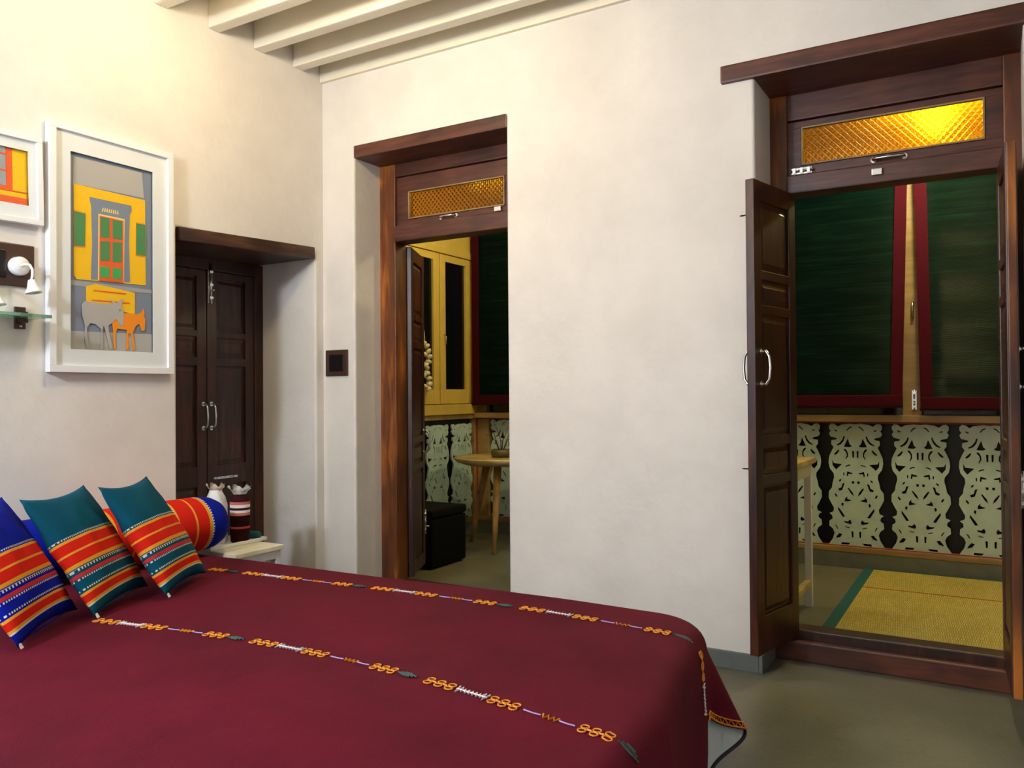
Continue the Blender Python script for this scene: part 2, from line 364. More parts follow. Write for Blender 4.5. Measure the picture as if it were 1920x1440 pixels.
# ------------------------------------------------------------------ panelled door leaf
def leaf(name, w_, z0, z1, panels, parent, loc, rz, mat, t=.036, flip=1):
    """leaf local: x from hinge 0..w (times flip), y thickness centred, z absolute heights; frame mesh with panels as sub-parts"""
    st = .062; bl = [(0, st, -t/2, t/2, z0, z1), (w_-st, w_, -t/2, t/2, z0, z1)]
    ps = sorted(panels); edges = [z0] + [v for p in ps for v in p] + [z1]
    for k in range(0, len(edges), 2): bl.append((st-.004, w_-st+.004, -t/2+.001, t/2-.001, edges[k], edges[k+1]))
    f = lambda b_: (b_[0]*flip, b_[1]*flip) + b_[2:] if flip > 0 else (b_[1]*flip, b_[0]*flip) + b_[2:]
    o = mesh_obj(name, boxes([f(b_) for b_ in bl], .004), mat, parent, loc, (0, 0, rz))
    for (a, c) in ps:
        x0, x1 = sorted(((st-.003)*flip, (w_-st+.003)*flip))
        bm = bmesh.new()
        prof = [(0, .006), (.012, .006), (.030, .013)]
        for s in (-1, 1):
            rings = []
            for ins, d in prof:
                rings.append([bm.verts.new((x, s*d, z)) for x, z in ((x0+ins, a+ins), (x1-ins, a+ins), (x1-ins, c-ins), (x0+ins, c-ins))])
            for A, B in zip(rings, rings[1:]):
                for k in range(4): bm.faces.new((A[k], A[(k+1) % 4], B[(k+1) % 4], B[k]))
            bm.faces.new(rings[-1])
        mesh_obj('panel', to_mesh(bm), mat, o)
    return o
PAN = [(.25, .77), (.81, .93), (.97, 1.46), (1.50, 1.60), (1.64, 1.92)]
handle_me = dhandle(.13, .035, .006); handle_me.materials.append(M['chrome'])

def tower_bolt(parent, loc, rot, length=.14, name='tower_bolt'):
    bm = bmesh.new(); h = length/2
    bmesh.ops.create_cube(bm, size=1, matrix=Matrix.Translation((.002, 0, 0)) @ Matrix.Diagonal((.004, .026, length, 1)))
    tube_bm(bm, [(.010, 0, -h), (.010, 0, h*1.15)], .0055, 8)
    for z in (-h*.7, 0, h*.7): bmesh.ops.create_cube(bm, size=1, matrix=Matrix.Translation((.008, 0, z)) @ Matrix.Diagonal((.016, .022, .012, 1)))
    tube_bm(bm, [(.010, 0, -h*.3), (.034, 0, -h*.3)], .004, 8)
    return mesh_obj(name, to_mesh(bm), M['chrome'], parent, loc, rot)

ROT_H = Matrix(((0, 0, 1), (-1, 0, 0), (0, -1, 0))).to_euler()     # handle along x, standing off -y
ROT_L = Matrix(((0, 0, 1), (1, 0, 0), (0, 1, 0))).to_euler()       # latch along x, standing off +y
# ------------------------------------------------------------------ doors 1 and 2 in the back wall
def door_in_wall(name, xa, xb, ya, jw, rail, head, gl_, zt, lint):
    d = empty(name, (0, 0, 0), kind='structure'); d.location = ((xa+xb)/2, ya, 0); ox, oy = d.location.x, d.location.y
    B = lambda x0, x1, y0, y1, z0, z1, bv=.006: box(x0-ox, x1-ox, y0-oy, y1-oy, z0, z1, bv)
    xl, xr = xa+jw[0], xb-jw[1]
    mesh_obj('jamb', B(xa-.01, xl, ya, ya+.10, 0, head[1]), M['frwood'], d)
    mesh_obj('jamb', B(xr, xb+.01, ya, ya+.10, 0, head[1]), M['frwood'], d)
    mesh_obj('head_beam', B(xl-.002, xr+.002, ya+.002, ya+.10, head[0], head[1]), M['lintel'], d)
    mesh_obj('transom_rail', B(xl-.002, xr+.002, ya-.012, ya+.10, rail[0], rail[1]), M['lintel'], d)
    mesh_obj('threshold', B(xl-.002, xr+.002, ya+.0, ya+.10, .0, zt), M['dkwood'], d)
    # soffit board closing the wall above, behind the lintel
    mesh_obj('soffit', B(xa+.004, xb-.004, lint[4]+.02, ya+.11, head[1]-.004, lint[2]+.045), M['dkwood'], d)
    l = mesh_obj('lintel', box(lint[0]-ox, lint[1]-ox, -.001-lint[5]-oy, lint[4]-oy+.03, lint[2], lint[3], .008), M['lintel'], d)
    # transom sash: four members and a pane
    x0, x1, z0, z1 = gl_
    s0 = rail[1]+.004; s1 = head[0]-.003
    sash = mesh_obj('transom_sash', boxes([(xl-.002-ox, xr+.002-ox, .018, .055, s0, z0), (xl-.002-ox, xr+.002-ox, .018, .055, z1, s1), (xl-.002-ox, x0-ox, .019, .054, z0-.002, z1+.002), (x1-ox, xr+.002-ox, .019, .054, z0-.002, z1+.002)], .003), M['lintel'], d)
    mesh_obj('pane', box(x0-.004-ox, x1+.004-ox, .034, .040, z0-.004, z1+.004), M['amber'], sash)
    bd = .007
    mesh_obj('glazing_bead', boxes([(x0-ox, x1-ox, .012, .030, z0, z0+bd), (x0-ox, x1-ox, .012, .030, z1-bd, z1), (x0-ox, x0+bd-ox, .012, .030, z0, z1), (x1-bd-ox, x1-ox, .012, .030, z0, z1)], .002), M['tan'], sash)
    return d, sash, ox, oy
YF1, YF2 = .216, .268
d1, sash1, ox, oy = door_in_wall('door_1', X1, X2, YF1, (.11, .075), (2.005, 2.095), (2.375, 2.45), (.425, 1.055, 2.13, 2.285), .10, (X1-.004, X2+.004, 2.445, 2.517, .20, 0))
h = mesh_obj('transom_handle', dhandle(.10, .030, .006), M['chrome'], sash1, (.70-ox, .016, 2.112), ROT_H)
mesh_obj('catch', box(1.00-ox, 1.04-ox, -.004, .016, 2.10, 2.125, .003), M['chrome'], sash1)
l1 = leaf('leaf', .385, .10, 1.998, [(.18, .70), (.74, .86), (.90, 1.42), (1.46, 1.58), (1.62, 1.92)], d1, (.345-ox, .330-oy, 0), math.atan2(.364, -.180), M['redwood'])
hd = mesh_obj('handle', handle_me, None, l1, (.33, -.018, .86), (0, 0, -PI/2))
tower_bolt(l1, (.335, -.018, .36), (0, 0, -PI/2))
l1b = leaf('leaf', .385, .10, 1.998, [(.18, .70), (.74, .86), (.90, 1.42), (1.46, 1.58), (1.62, 1.92)], d1, (X2-.115-ox, .330-oy, 0), math.atan2(.364, .180), M['redwood'])
mesh_obj('handle', handle_me, None, l1b, (.33, .018, .86), (0, 0, PI/2))

d2, sash2, ox, oy = door_in_wall('door_2', X3, X4, YF2, (.072, .06), (2.005, 2.085), (2.325, 2.44), (2.527, 3.215, 2.128, 2.294), .125, (2.262, 3.66, 2.438, 2.512, .25, .018))
mesh_obj('threshold_step', box(X3+.004-ox, X4-.004-ox, -.045, -.002, 0, .085, .006), M['lintel'], d2)
h = mesh_obj('transom_handle', dhandle(.115, .030, .0065), M['chrome'], sash2, (2.872-ox, .016, 2.106), ROT_H)
tb = tower_bolt(sash2, (2.528-ox, .016, 2.104), ROT_H, .085)
mesh_obj('catch', box(2.81-ox, 2.85-ox, -.026, -.011, 2.035, 2.062, .003), M['chrome'], d2)
a2 = math.atan2(-.375, -.082)
l2 = leaf('leaf', .384, .10, 2.0, PAN, d2, (2.484-ox, -.004, 0), a2, M['redwood'])
mesh_obj('handle', handle_me, None, l2, (.335, .018, 1.245), (0, 0, PI/2))
mesh_obj('handle', handle_me, None, l2, (.335, -.018, 1.245), (0, 0, -PI/2))
for z in (1.86, .84):
    bm = bmesh.new(); tube_bm(bm, [(.368, -.018, z), (.368, -.034, z)], .003, 6); tube_bm(bm, [(.368+.008*math.cos(t*PI/5), -.036-.0045+.008*math.sin(t*PI/5), z) for t in range(9)], .002, 6)
    mesh_obj('hook_eye', to_mesh(bm), M['iron'], l2)
a3 = math.atan2(-.384, .022)
l3 = leaf('leaf', .384, .10, 2.0, PAN, d2, (3.268-ox, -.004, 0), a3, M['redwood'])
mesh_obj('handle', handle_me, None, l3, (.335, .018, 1.225), (0, 0, PI/2))
tower_bolt(l3, (.33, .018, .80), (0, 0, PI/2), .12)
mesh_obj('meeting_bead', box(.384, .396, -.014, .014, .10, 2.0, .004), M['frwood'], l3)

# ------------------------------------------------------------------ door 3 in the niche of the left wall (closed two-leaf door)
d3 = empty('door_3', (-.42, -.5, 0), kind='structure')
D3 = lambda x0, x1, y0, y1, z0, z1, bv=.005: box(x0+.42, x1+.42, y0+.5, y1+.5, z0, z1, bv)
mesh_obj('jamb', D3(-.50, -.415, -.125, NY1+.004, 0, 1.90), M['dkwood'], d3)
mesh_obj('jamb', D3(-.50, -.415, NY0-.004, -.775, 0, 1.90), M['dkwood'], d3)
mesh_obj('head_beam', D3(-.50, -.414, -.777, -.123, 1.83, 1.90), M['dkwood'], d3)
lt = mesh_obj('lintel', box(-.46, .012, -.435, .435, -.032, .032, .006), M['lintelv'], d3, (.42, -.008, 1.918), (math.radians(2.3), 0, 0))
pan3 = [(.16, .66), (.77, 1.31), (1.355, 1.465), (1.50, 1.79)]
for s, yy in ((1, -.126), (-1, -.774)):
    l = leaf('leaf', .322, .02, 1.828, pan3, d3, (-.017, yy+.5, 0), -s*PI/2, M['dkwood'])
    mesh_obj('handle', handle_me, None, l, (.298, s*.018, 1.04), (0, 0, s*PI/2))
    if s > 0:
        tower_bolt(l, (.304, .018, 1.75), (0, 0, PI/2), .20)
        tower_bolt(l, (.20, .018, .70), ROT_L, .16, 'latch').scale = (.6, .45, 1)

# ------------------------------------------------------------------ switch plate on the back wall
def switch_plate(name, loc, rz, w_, hh, rockers, label):
    o = empty(name, loc, rz); tag(o, label, 'switch')
    mesh_obj('plate', box(-w_/2, w_/2, -.010, 0, -hh/2, hh/2, .005), M['brownplate'], o)
    for x0, x1 in rockers: mesh_obj('rocker', box(x0, x1, -.014, -.008, -hh*.32, hh*.32, .003), M['darkplate'], o)
    return o
switch_plate('switch_plate', (.104, 0, 1.325), 0, .162, .146, [(-.052, .052)], 'square dark brown switch plate on the plaster beside the narrow doorway')

# ================================================================== THE BALCONY BEYOND
YB, XC, HB = 2.311, -.491, 2.72
struct('floor_balcony', box(XC-.1, 5.2, .42, YB+.12, -.06, 0), M['floor'])
struct('ceiling_balcony', box(XC-.1, 5.2, .40, YB+.12, HB, HB+.06), M['yellow'])
struct('wall_balcony_right', box(5.05, 5.2, .40, YB+.1, 0, HB), M['yellow'])
struct('wall_balcony_inner', box(XC-.1, -.02, .30, .40, 0, HB), M['yellow'])
struct('baseboard_balcony', boxes([(XC, 5.05, YB-.02, YB+.08, 0, .098), (XC-.08, XC+.02, .40, YB, 0, .098)], .003), M['cement'])
# carved boards: outline and fret holes (right half, mirrored), units from the photo, 1245 tall
OUT = [(0, 95), (60, 90), (150, 100), (190, 120), (225, 95), (262, 90), (288, 112), (286, 145), (268, 165), (288, 190), (272, 222), (205, 238), (205, 252), (262, 262), (264, 300), (238, 330), (262, 372), (290, 430), (296, 490),
       (282, 550), (240, 600), (236, 640), (252, 690), (262, 745), (296, 785), (300, 850), (272, 900), (242, 950), (248, 990), (292, 1008), (262, 1030), (258, 1062), (292, 1085), (296, 1135), (256, 1165), (238, 1205), (256, 1262), (306, 1330), (290, 1342), (0, 1340)]
HOLES = [[(40, 118), (70, 128), (96, 158), (88, 164), (62, 138), (36, 128)], [(80, 238), (104, 282), (126, 326), (66, 330), (36, 318), (62, 296)], [(124, 212), (140, 250), (168, 282), (206, 306), (198, 316), (156, 300), (128, 268), (112, 224)],
         [(182, 352), (204, 372), (234, 398), (226, 412), (196, 396), (176, 366)], [(128, 344), (100, 352), (82, 384), (80, 420), (104, 456), (108, 444), (94, 414), (100, 384), (122, 362)], [(14, 368), (36, 366), (32, 436), (16, 434)],
         [(256, 458), (252, 520), (216, 562), (186, 536), (146, 502), (196, 498), (236, 494)], [(56, 504), (84, 508), (112, 522), (106, 530), (80, 520), (54, 514)], [(32, 590), (92, 574), (100, 620), (84, 628), (80, 600), (38, 602)],
         [(124, 586), (138, 590), (134, 622), (122, 618)], [(156, 652), (184, 666), (178, 686), (160, 672)], [(14, 674), (44, 672), (42, 696), (20, 700)], [(120, 694), (146, 700), (158, 740), (196, 756), (182, 776), (148, 768), (132, 726)],
         [(78, 738), (88, 748), (54, 800), (20, 826), (34, 786)], [(44, 870), (96, 850), (92, 826), (120, 852), (122, 884), (82, 878)], [(132, 904), (150, 890), (162, 916), (144, 934)], [(196, 938), (198, 966), (150, 1040), (118, 1036), (148, 994)],
         [(64, 1060), (90, 1082), (136, 1080), (122, 1098), (60, 1112), (48, 1092)], [(70, 1140), (118, 1132), (116, 1142), (72, 1150)], [(30, 1180), (54, 1178), (50, 1244), (32, 1242)], [(152, 1214), (186, 1206), (220, 1244), (226, 1262), (178, 1250)], [(66, 1296), (160, 1296), (166, 1320), (86, 1318)],
         [(196, 1160), (214, 1130), (236, 1120), (222, 1140), (206, 1166)], [(200, 830), (224, 800), (236, 812), (214, 842)], [(196, 160), (226, 150), (232, 160), (200, 172)]]
KX, KZ = .335/600., .806/1250.
c2 = lambda p, s=1: (s*p[0]*KX, .128 + (1342-p[1])*KZ)
outl = [c2(p) for p in OUT] + [c2(p, -1) for p in OUT[-2:0:-1]]
hol = []
for hh in HOLES: hol.append([c2(p) for p in hh]); hol.append([c2(p, -1) for p in hh][::-1])
carved_me = prism([outl] + hol, .014); carved_me.materials.append(M['carved'])
wbo = struct('wall_balcony_outer', box(XC-.1, 5.2, YB+.085, YB+.13, 0, HB), M['navy'])
GAPS = [2.262+.378*k for k in range(-8, 8)]
FX = [g+.189 for g in GAPS]
for x in FX:
    if XC+.25 < x < 4.9: mesh_obj('carved_board', carved_me, None, wbo, (x, YB+.02, 0))
mesh_obj('bottom_rail', box(XC, 5.05, YB-.022, YB+.07, .098, .134, .005), M['tan'], wbo)
mesh_obj('bead', box(XC, 5.05, YB-.004, YB+.02, .132, .140, .002), M['redline'], wbo)
mesh_obj('window_sill', box(XC, 5.05, YB-.075, YB+.085, .950, .995, .006), M['tan'], wbo)
mesh_obj('bead', box(XC, 5.05, YB-.02, YB+.02, .938, .951, .002), M['redline'], wbo)
posts = [XC+.05, 1.19, 2.79, 4.38]
for x in posts: mesh_obj('window_post', box(x-.055, x+.055, YB-.01, YB+.085, .99, HB, .005), M['tan'], wbo)
mesh_obj('corner_post', box(XC+.0, XC+.125, YB-.012, YB+.06, .09, .955, .005), M['tan'], wbo)
mesh_obj('bead', box(XC+.004, XC+.018, YB-.022, YB-.010, .10, .955, .003), M['redline'], wbo)
mesh_obj('head_rail', box(XC, 5.05, YB-.02, YB+.085, 2.50, HB, .005), M['yellow'], wbo)
for a, c in zip(posts, posts[1:]): mesh_obj('pane', box(a+.05, c-.05, YB+.045, YB+.052, .99, 2.51), M['nightglass'], wbo)
# latches on the post between the two right-hand blinds
bm = bmesh.new(); tube_bm(bm, [(0, -.004, -.05), (0, -.03, -.045), (0, -.034, 0), (0, -.03, .045), (0, -.004, .05)], .007, 8)
mesh_obj('window_handle', to_mesh(bm), M['chrome'], wbo, (2.80, YB-.008, 1.66))
tower_bolt(wbo, (2.802, YB-.010, 1.09), (0, 0, -PI/2), .12)
# roller blinds of split bamboo with maroon binding
def blind(xa, xb, z0, z1, y, tilt_l, tilt_r, label):
    cx = (xa+xb)/2; o = empty('bamboo_blind', (cx, y, z0)); tag(o, label, 'blind', 'green bamboo blinds on the balcony')
    hgt = z1-z0; bw = .068
    def strip(xl0, xr0, xl1, xr1, zl, zr0, zh, t, yo=0):   # trapezoid board: bottom left/right x, top left/right x
        return prism([[(xl0, zl), (xr0, zr0), (xr1, zh), (xl1, zh)]], t, lambda p, d: (p[0], -d+yo, p[1]))
    l0, r0_ = xa-cx+tilt_l, xb-cx+tilt_r; l1_, r1_ = xa-cx, xb-cx
    bm = bmesh.new(); nx, nz = 10, 60; grid = []
    for j in range(nz+1):
        t = j/nz; row = []
        for i in range(nx+1):
            s = i/nx; x = (l0+(l1_-l0)*t)*(1-s) + (r0_+(r1_-r0_)*t)*s
            row.append(bm.verts.new((x, .004*math.sin(t*31+s*2)+.006*noise.noise((s*3, t*4, xa)), t*hgt)))
        grid.append(row)
    for j in range(nz):
        for i in range(nx):
            f = bm.faces.new((grid[j][i], grid[j][i+1], grid[j+1][i+1], grid[j+1][i])); f.smooth = True
    bmesh.ops.solidify(bm, geom=list(bm.faces), thickness=.004)
    mesh_obj('bamboo_cloth', to_mesh(bm), M['blind'], o)
    mesh_obj('binding', strip(l0, l0+bw, l1_, l1_+bw, 0, 0, hgt, .005, -.012), M['maroon_edge'], o)
    mesh_obj('binding', strip(r0_-bw, r0_, r1_-bw, r1_, 0, 0, hgt, .005, -.012), M['maroon_edge'], o)
    mesh_obj('binding', box(l0, r0_, -.024, .006, -.012, .062, .006), M['maroon_edge'], o)
    mesh_obj('bottom_rod', tube([(l0-.004, -.010, -.006), (r0_+.004, -.010, -.006)], .014, 10), M['iron'], o)
    mesh_obj('head_roll', tube([(l1_, -.0, hgt), (r1_, -.0, hgt)], .03, 12), M['maroon_edge'], o)
    return o
YBL = YB-.10
blind(-.455, 1.13, 1.075, 2.50, YBL, 0, 0, 'green bamboo blind with maroon binding behind the narrow doorway')
blind(1.25, 2.786, 1.060, 2.50, YBL, 0, -.045, 'matt green bamboo blind left of the pale post, behind the wide doorway')
blind(2.822, 4.30, 1.045, 2.50, YBL, .022, 0, 'shinier green bamboo blind right of the pale post, behind the wide doorway')

# return wall of the balcony with the yellow casement window
wbl = struct('wall_balcony_left', boxes([(XC-.10, XC-.045, .40, YB+.1, 0, HB), (XC-.10, XC, .40, YB+.05, 2.30, HB), (XC-.10, XC, .40, .62, 0, HB)]), M['yellow'])
W_ = lambda y0, y1, z0, z1, x0=-.045, x1=.0, bv=.004: box(XC+x0, XC+x1, y0, y1, z0, z1, bv)
win = empty('window_1', (XC, 1.5, 1.05), kind='structure')
def wpart(name, me, mat, par=win):
    o = mesh_obj(name, me, mat, par)
    o.location = (-XC, -1.5, -1.05) if par is win else (0, 0, 0)
    return o
wpart('frame_rail', W_(.62, YB, .985, 1.065, -.045, .03), M['yellow']); wpart('frame_rail', W_(.62, YB, 2.255, 2.31, -.045, .015), M['yellow'])
wpart('frame_post', W_(2.235, YB, 1.06, 2.26, -.045, .012), M['yellow']); wpart('frame_post', W_(1.225, 1.265, 1.06, 2.26, -.045, .008), M['yellow']); wpart('frame_post', W_(.62, .665, 1.06, 2.26, -.045, .008), M['yellow'])
for y0, y1 in ((1.795, 2.232), (1.268, 1.785), (.668, 1.222)):
    st = .075
    s = wpart('sash', boxes([(XC-.035, XC+.004, y0, y0+st, 1.07, 2.25), (XC-.035, XC+.004, y1-st, y1, 1.07, 2.25), (XC-.035, XC+.003, y0+st, y1-st, 1.07, 1.185), (XC-.035, XC+.003, y0+st, y1-st, 2.195, 2.25)], .003), M['yellow'])
    wpart('pane', box(XC-.022, XC-.016, y0+st-.004, y1-st+.004, 1.18, 2.20), M['nightglass'], s)
    wpart('catch', tube([(XC+.004, y0+st-.02, 1.62), (XC+.022, y0+st-.02, 1.60), (XC+.024, y0+st-.02, 1.54)], .004, 6), M['steel'], s)
mesh_obj('backing', box(XC-.044, XC-.036, .62, YB, .12, .99), M['navy'], wbl)
for y_ in (2.10, 1.765, 1.43, 1.095, .76):
    mesh_obj('carved_board', carved_me, None, wbl, (XC-.018, y_, 0), (0, 0, PI/2)).scale = (.9, 1, .97)
mesh_obj('panel_rail', box(XC-.04, XC+.012, .62, YB, .945, .988, .004), M['tan'], wbl)
mesh_obj('panel_rail', box(XC-.04, XC+.012, .62, YB, .095, .140, .004), M['tan'], wbl)
mesh_obj('panel_stile', box(XC-.04, XC+.010, 2.255, YB-.012, .10, .95, .004), M['tan'], wbl)

# shell garland on the casement
g = empty('shell_garland', (XC+.05, 1.55, 1.16)); tag(g, 'string of cream shells hanging against the dark yellow-framed window', 'garland')
mesh_obj('string', tube([(0, 0, 0), (0, .003, .2), (-.02, 0, .47)], .003, 6), M['string'], g)
sh = lathe([(0, -.019), (.012, -.017), (.026, -.006), (.028, .003), (.018, .014), (0, .018)], 12); sh.materials.append(M['shell'])
for k in range(9):
    z = .03+k*.040
    mesh_obj('shell', sh, None, g, (.014, .018*math.sin(k*1.3), z), (.5+.3*math.sin(k*2.), .4*math.cos(k), k*.7))
    if k % 2 == 0: mesh_obj('shell', sh, None, g, (.010, -.038+.012*math.sin(k*2.1), z+.018), (-.5, .3, k))

# balcony bulbs (their own light inside)
def emis(name, col, s):
    mt = bpy.data.materials.new(name); mt.use_nodes = True; nt = mt.node_tree; nt.nodes.remove(nt.nodes['Principled BSDF'])
    e = nt.nodes.new('ShaderNodeEmission'); e.inputs[0].default_value = col; e.inputs[1].default_value = s
    nt.links.new(e.outputs[0], nt.nodes['Material Output'].inputs[0]); return mt
def bulb_lamp(name, loc, zc, power, col, r, label, group=None):
    """glowing globe under a ceiling rose; the globe's own surface gives the light (power in W)"""
    o = empty(name, loc); tag(o, label, 'lamp', group)
    mesh_obj('rose', lathe([(0, zc-.02), (.045, zc-.02), (.05, zc-.012), (.05, zc), (0, zc)], 20), M['white'], o)
    mesh_obj('socket', lathe([(0, r*.9), (.018, r*.9), (.02, r+.02), (.012, r+.03), (.012, zc-.015), (0, zc-.015)], 16), M['white'], o)
    glow = power/(4*PI*PI*r*r)
    mesh_obj('bulb', lathe([(0, -r)] + [(r*math.cos(a), r*math.sin(a)) for a in [(-80+20*k)*PI/180 for k in range(9)]] + [(0, r)], 20), emis(name+'_glow', col, glow), o)
    return o
BCOL = (1.0, .91, .50, 1)
bulb_lamp('balcony_bulb', (2.97, 1.60, 2.64), HB-2.64, BALC_W, BCOL, .065, 'glowing bulb on the balcony ceiling behind the wide doorway', 'balcony ceiling bulbs')
bulb_lamp('balcony_bulb', (.62, 1.20, 2.60), HB-2.60, BALC_W*.62, BCOL, .05, 'glowing bulb on the balcony ceiling behind the narrow doorway', 'balcony ceiling bulbs')
bulb_lamp('unseen_globe', (1.0, -1.22, 2.85), HC-2.85, ROOM_WARM, (1.0, .80, .46, 1), .08, 'warm globe lamp between the ceiling beams near the picture wall', 'room ceiling globes')
bulb_lamp('unseen_globe', (1.0, -3.9, 2.3), HC-2.3, ROOM_FILL, (.80, .90, 1.02, 1), .13, 'unseen white globe added as fill light for the room', 'room ceiling globes')  # added fill source out of view, brightens the walls from the left

# straw mat on the balcony floor
mat_ = empty('straw_mat', (3.2, 1.4, 0)); tag(mat_, 'yellow straw floor mat with teal binding on the balcony floor', 'mat')
mesh_obj('weave', box(2.555-3.2, 1.05, .52-1.4, 2.262-1.4, .001, .009, .002), M['straw'], mat_)
mesh_obj('binding', box(2.503-3.2, 2.56-3.2, .50-1.4, 2.272-1.4, .0, .012, .003), M['teal'], mat_)
mesh_obj('binding', box(2.56-3.2, 1.05, 2.262-1.4, 2.275-1.4, .0, .012, .003), M['teal'], mat_)
mesh_obj('seam', box(2.56-3.2, 1.05, 1.728-1.4, 1.742-1.4, .0085, .0105, 0), plain('rust_thread', srgb(168, 96, 40), .8), mat_)
# white desk with pale top, its end showing in the wide doorway
dk = empty('desk', (1.85, .82, 0)); tag(dk, 'white-legged desk with a pale wooden top seen past the open door leaf', 'desk')
DX = lambda a, b_, c, d_, e, f, bv=.003: box(a-1.85, b_-1.85, c-.82, d_-.82, e, f, bv)
mesh_obj('desk_top', DX(1.25, 2.405, .44, 1.205, .765, .795, .004), M['palewood'], dk)
for x0, y0 in ((2.352, 1.155), (2.352, .455), (1.27, 1.155), (1.27, .455)): mesh_obj('leg', DX(x0, x0+.036, y0, y0+.036, 0, .765), M['white'], dk)
mesh_obj('stretcher', DX(2.354, 2.386, .491, 1.155, .115, .147), M['palewood'], dk); mesh_obj('stretcher', DX(1.272, 1.304, .491, 1.155, .115, .147), M['palewood'], dk)
mesh_obj('apron', DX(2.356, 2.384, .491, 1.155, .70, .765), M['white'], dk); mesh_obj('apron', DX(1.306, 2.352, 1.16, 1.186, .70, .765), M['white'], dk)
# black cube pouf
pf = empty('pouf', (-.11, 1.10, 0)); tag(pf, 'black cube pouf on the balcony floor beside the open door leaf', 'pouf')
mesh_obj('body', box(-.19, .19, -.2, .2, .012, .33, .02, 4), M['black'], pf); mesh_obj('cushion_top', box(-.194, .194, -.204, .204, .332, .388, .022, 4), M['black'], pf)
for sx in (-1, 1):
    for sy in (-1, 1): mesh_obj('foot', lathe([(0, 0), (.018, 0), (.02, .013), (0, .013)], 12), M['iron'], pf, (sx*.15, sy*.16, 0))
# round table
TX, TY, TZ = .03, 1.84, .675
rt = empty('round_table', (TX, TY, 0)); tag(rt, 'round pale wooden table with splayed legs in the narrow doorway', 'table')
mesh_obj('table_top', lathe([(0, TZ-.055), (.27, TZ-.055), (.335, TZ-.032), (.352, TZ-.008), (.348, TZ), (.325, TZ-.002), (0, TZ-.004)], 48), M['palewood'], rt)
for ang in (-68, 52, 172):
    a = math.radians(ang); c, s = math.cos(a), math.sin(a)
    mesh_obj('leg', tube([(.30*c, .30*s, 0), (.25*c, .25*s, .2), (.13*c, .13*s, TZ-.050)], [.013, .021, .030], 12), M['legwood'], rt)
vs_ = empty('vase', (TX+.02, TY-.02, TZ+.001)); tag(vs_, 'small olive pot holding dry twigs on the round table', 'vase')
mesh_obj('pot', lathe([(0, 0), (.07, 0), (.078, .02), (.075, .055), (.066, .055), (.062, .03), (0, .03)], 24), M['pot'], vs_)
for k in range(6):
    a = k*1.1; mesh_obj('twig', tube([(.01*math.cos(a), .01*math.sin(a), .03), (.05*math.cos(a), .05*math.sin(a), .12), (.11*math.cos(a+.3), .11*math.sin(a+.3), .17+.03*(k % 3))], [.004, .003, .0015], 6), M['twig'], vs_)

# ================================================================== THE BED
BETA = .05; P0 = Vector((.03, -.955, 0)); UX = Vector((math.cos(BETA), math.sin(BETA), 0)); UV_ = Vector((math.sin(BETA), -math.cos(BETA), 0))
L, W, Z0, RC, RR = 2.455, 1.80, .45, .20, .065
def crown(a, b): return .012*math.sin(PI*min(max(a/L, 0), 1))*math.sin(PI*min(max(b/W, 0), 1)) + .005*noise.noise((a*2.1, b*2.3, 1.7)) - .012*max(0, a-1.9)
def bw_(a, b, z): return P0 + UX*a + UV_*b + Vector((0, 0, z))
def skirt(kind, t):
    """perimeter point (a,b), outward dir (da,db), lean, hem height"""
    if kind == 'far': return (t, 0), (0, -1), .05+.02*math.sin(t*9), .108
    if kind == 'arc':                      # t = angle from foot direction, degrees (90 = far side, 0 = foot)
        th = math.radians(t); c, s = math.cos(th), math.sin(th)
        lean = .05 + .40*math.exp(-((t-32)/17)**2)
        hem = .108 if t >= 32 else .108 + .09*(32-t)/32
        return (L-RC+RC*c, RC-RC*s), (c, -s), lean, hem
    hem = .198 - .13*min(1, max(0, (t-RC-.03)/.05)); sk = .075*min(1, max(0, t-RC)/.6)
    return (L+sk, t), (1, 0), .05+.03*math.sin(t*7+1), hem
def skirt_pt(kind, t, f, inset=0.0):
    """f: 0 at the top edge, 1 at the hem"""
    (a, b), (da, db), lean, hem = skirt(kind, t)
    ztop = Z0 + crown(a-da*RR, b-db*RR); drop = ztop - hem
    slen = RR*PI/2 + max(0.01, (drop-RR)/math.cos(lean)); s = slen*f
    th = min(s/RR, PI/2); out = RR*math.sin(th); dn = RR*(1-math.cos(th)); rest = max(0, s-RR*PI/2)
    out += rest*math.sin(lean) - inset; dn += rest*math.cos(lean)
    return bw_(a+da*out - da*RR, b+db*out - db*RR, ztop-dn)   # the roll stays inside the plan outline
per = [('far', .02+i*(L-RC-.02)/70) for i in range(70)] + [('arc', 90-i*3.0) for i in range(30)] + [('foot', RC+i*.03) for i in range(int((W-RC)/.03)+1)]
bs = empty('bedspread', bw_(L/2, W/2, 0)); tag(bs, 'maroon handloom bedspread with embroidered lines draped over the bed', 'bedspread')
def at_bs(me, name, mat):
    o = mesh_obj(name, me, mat, bs); o.location = -bs.location; return o
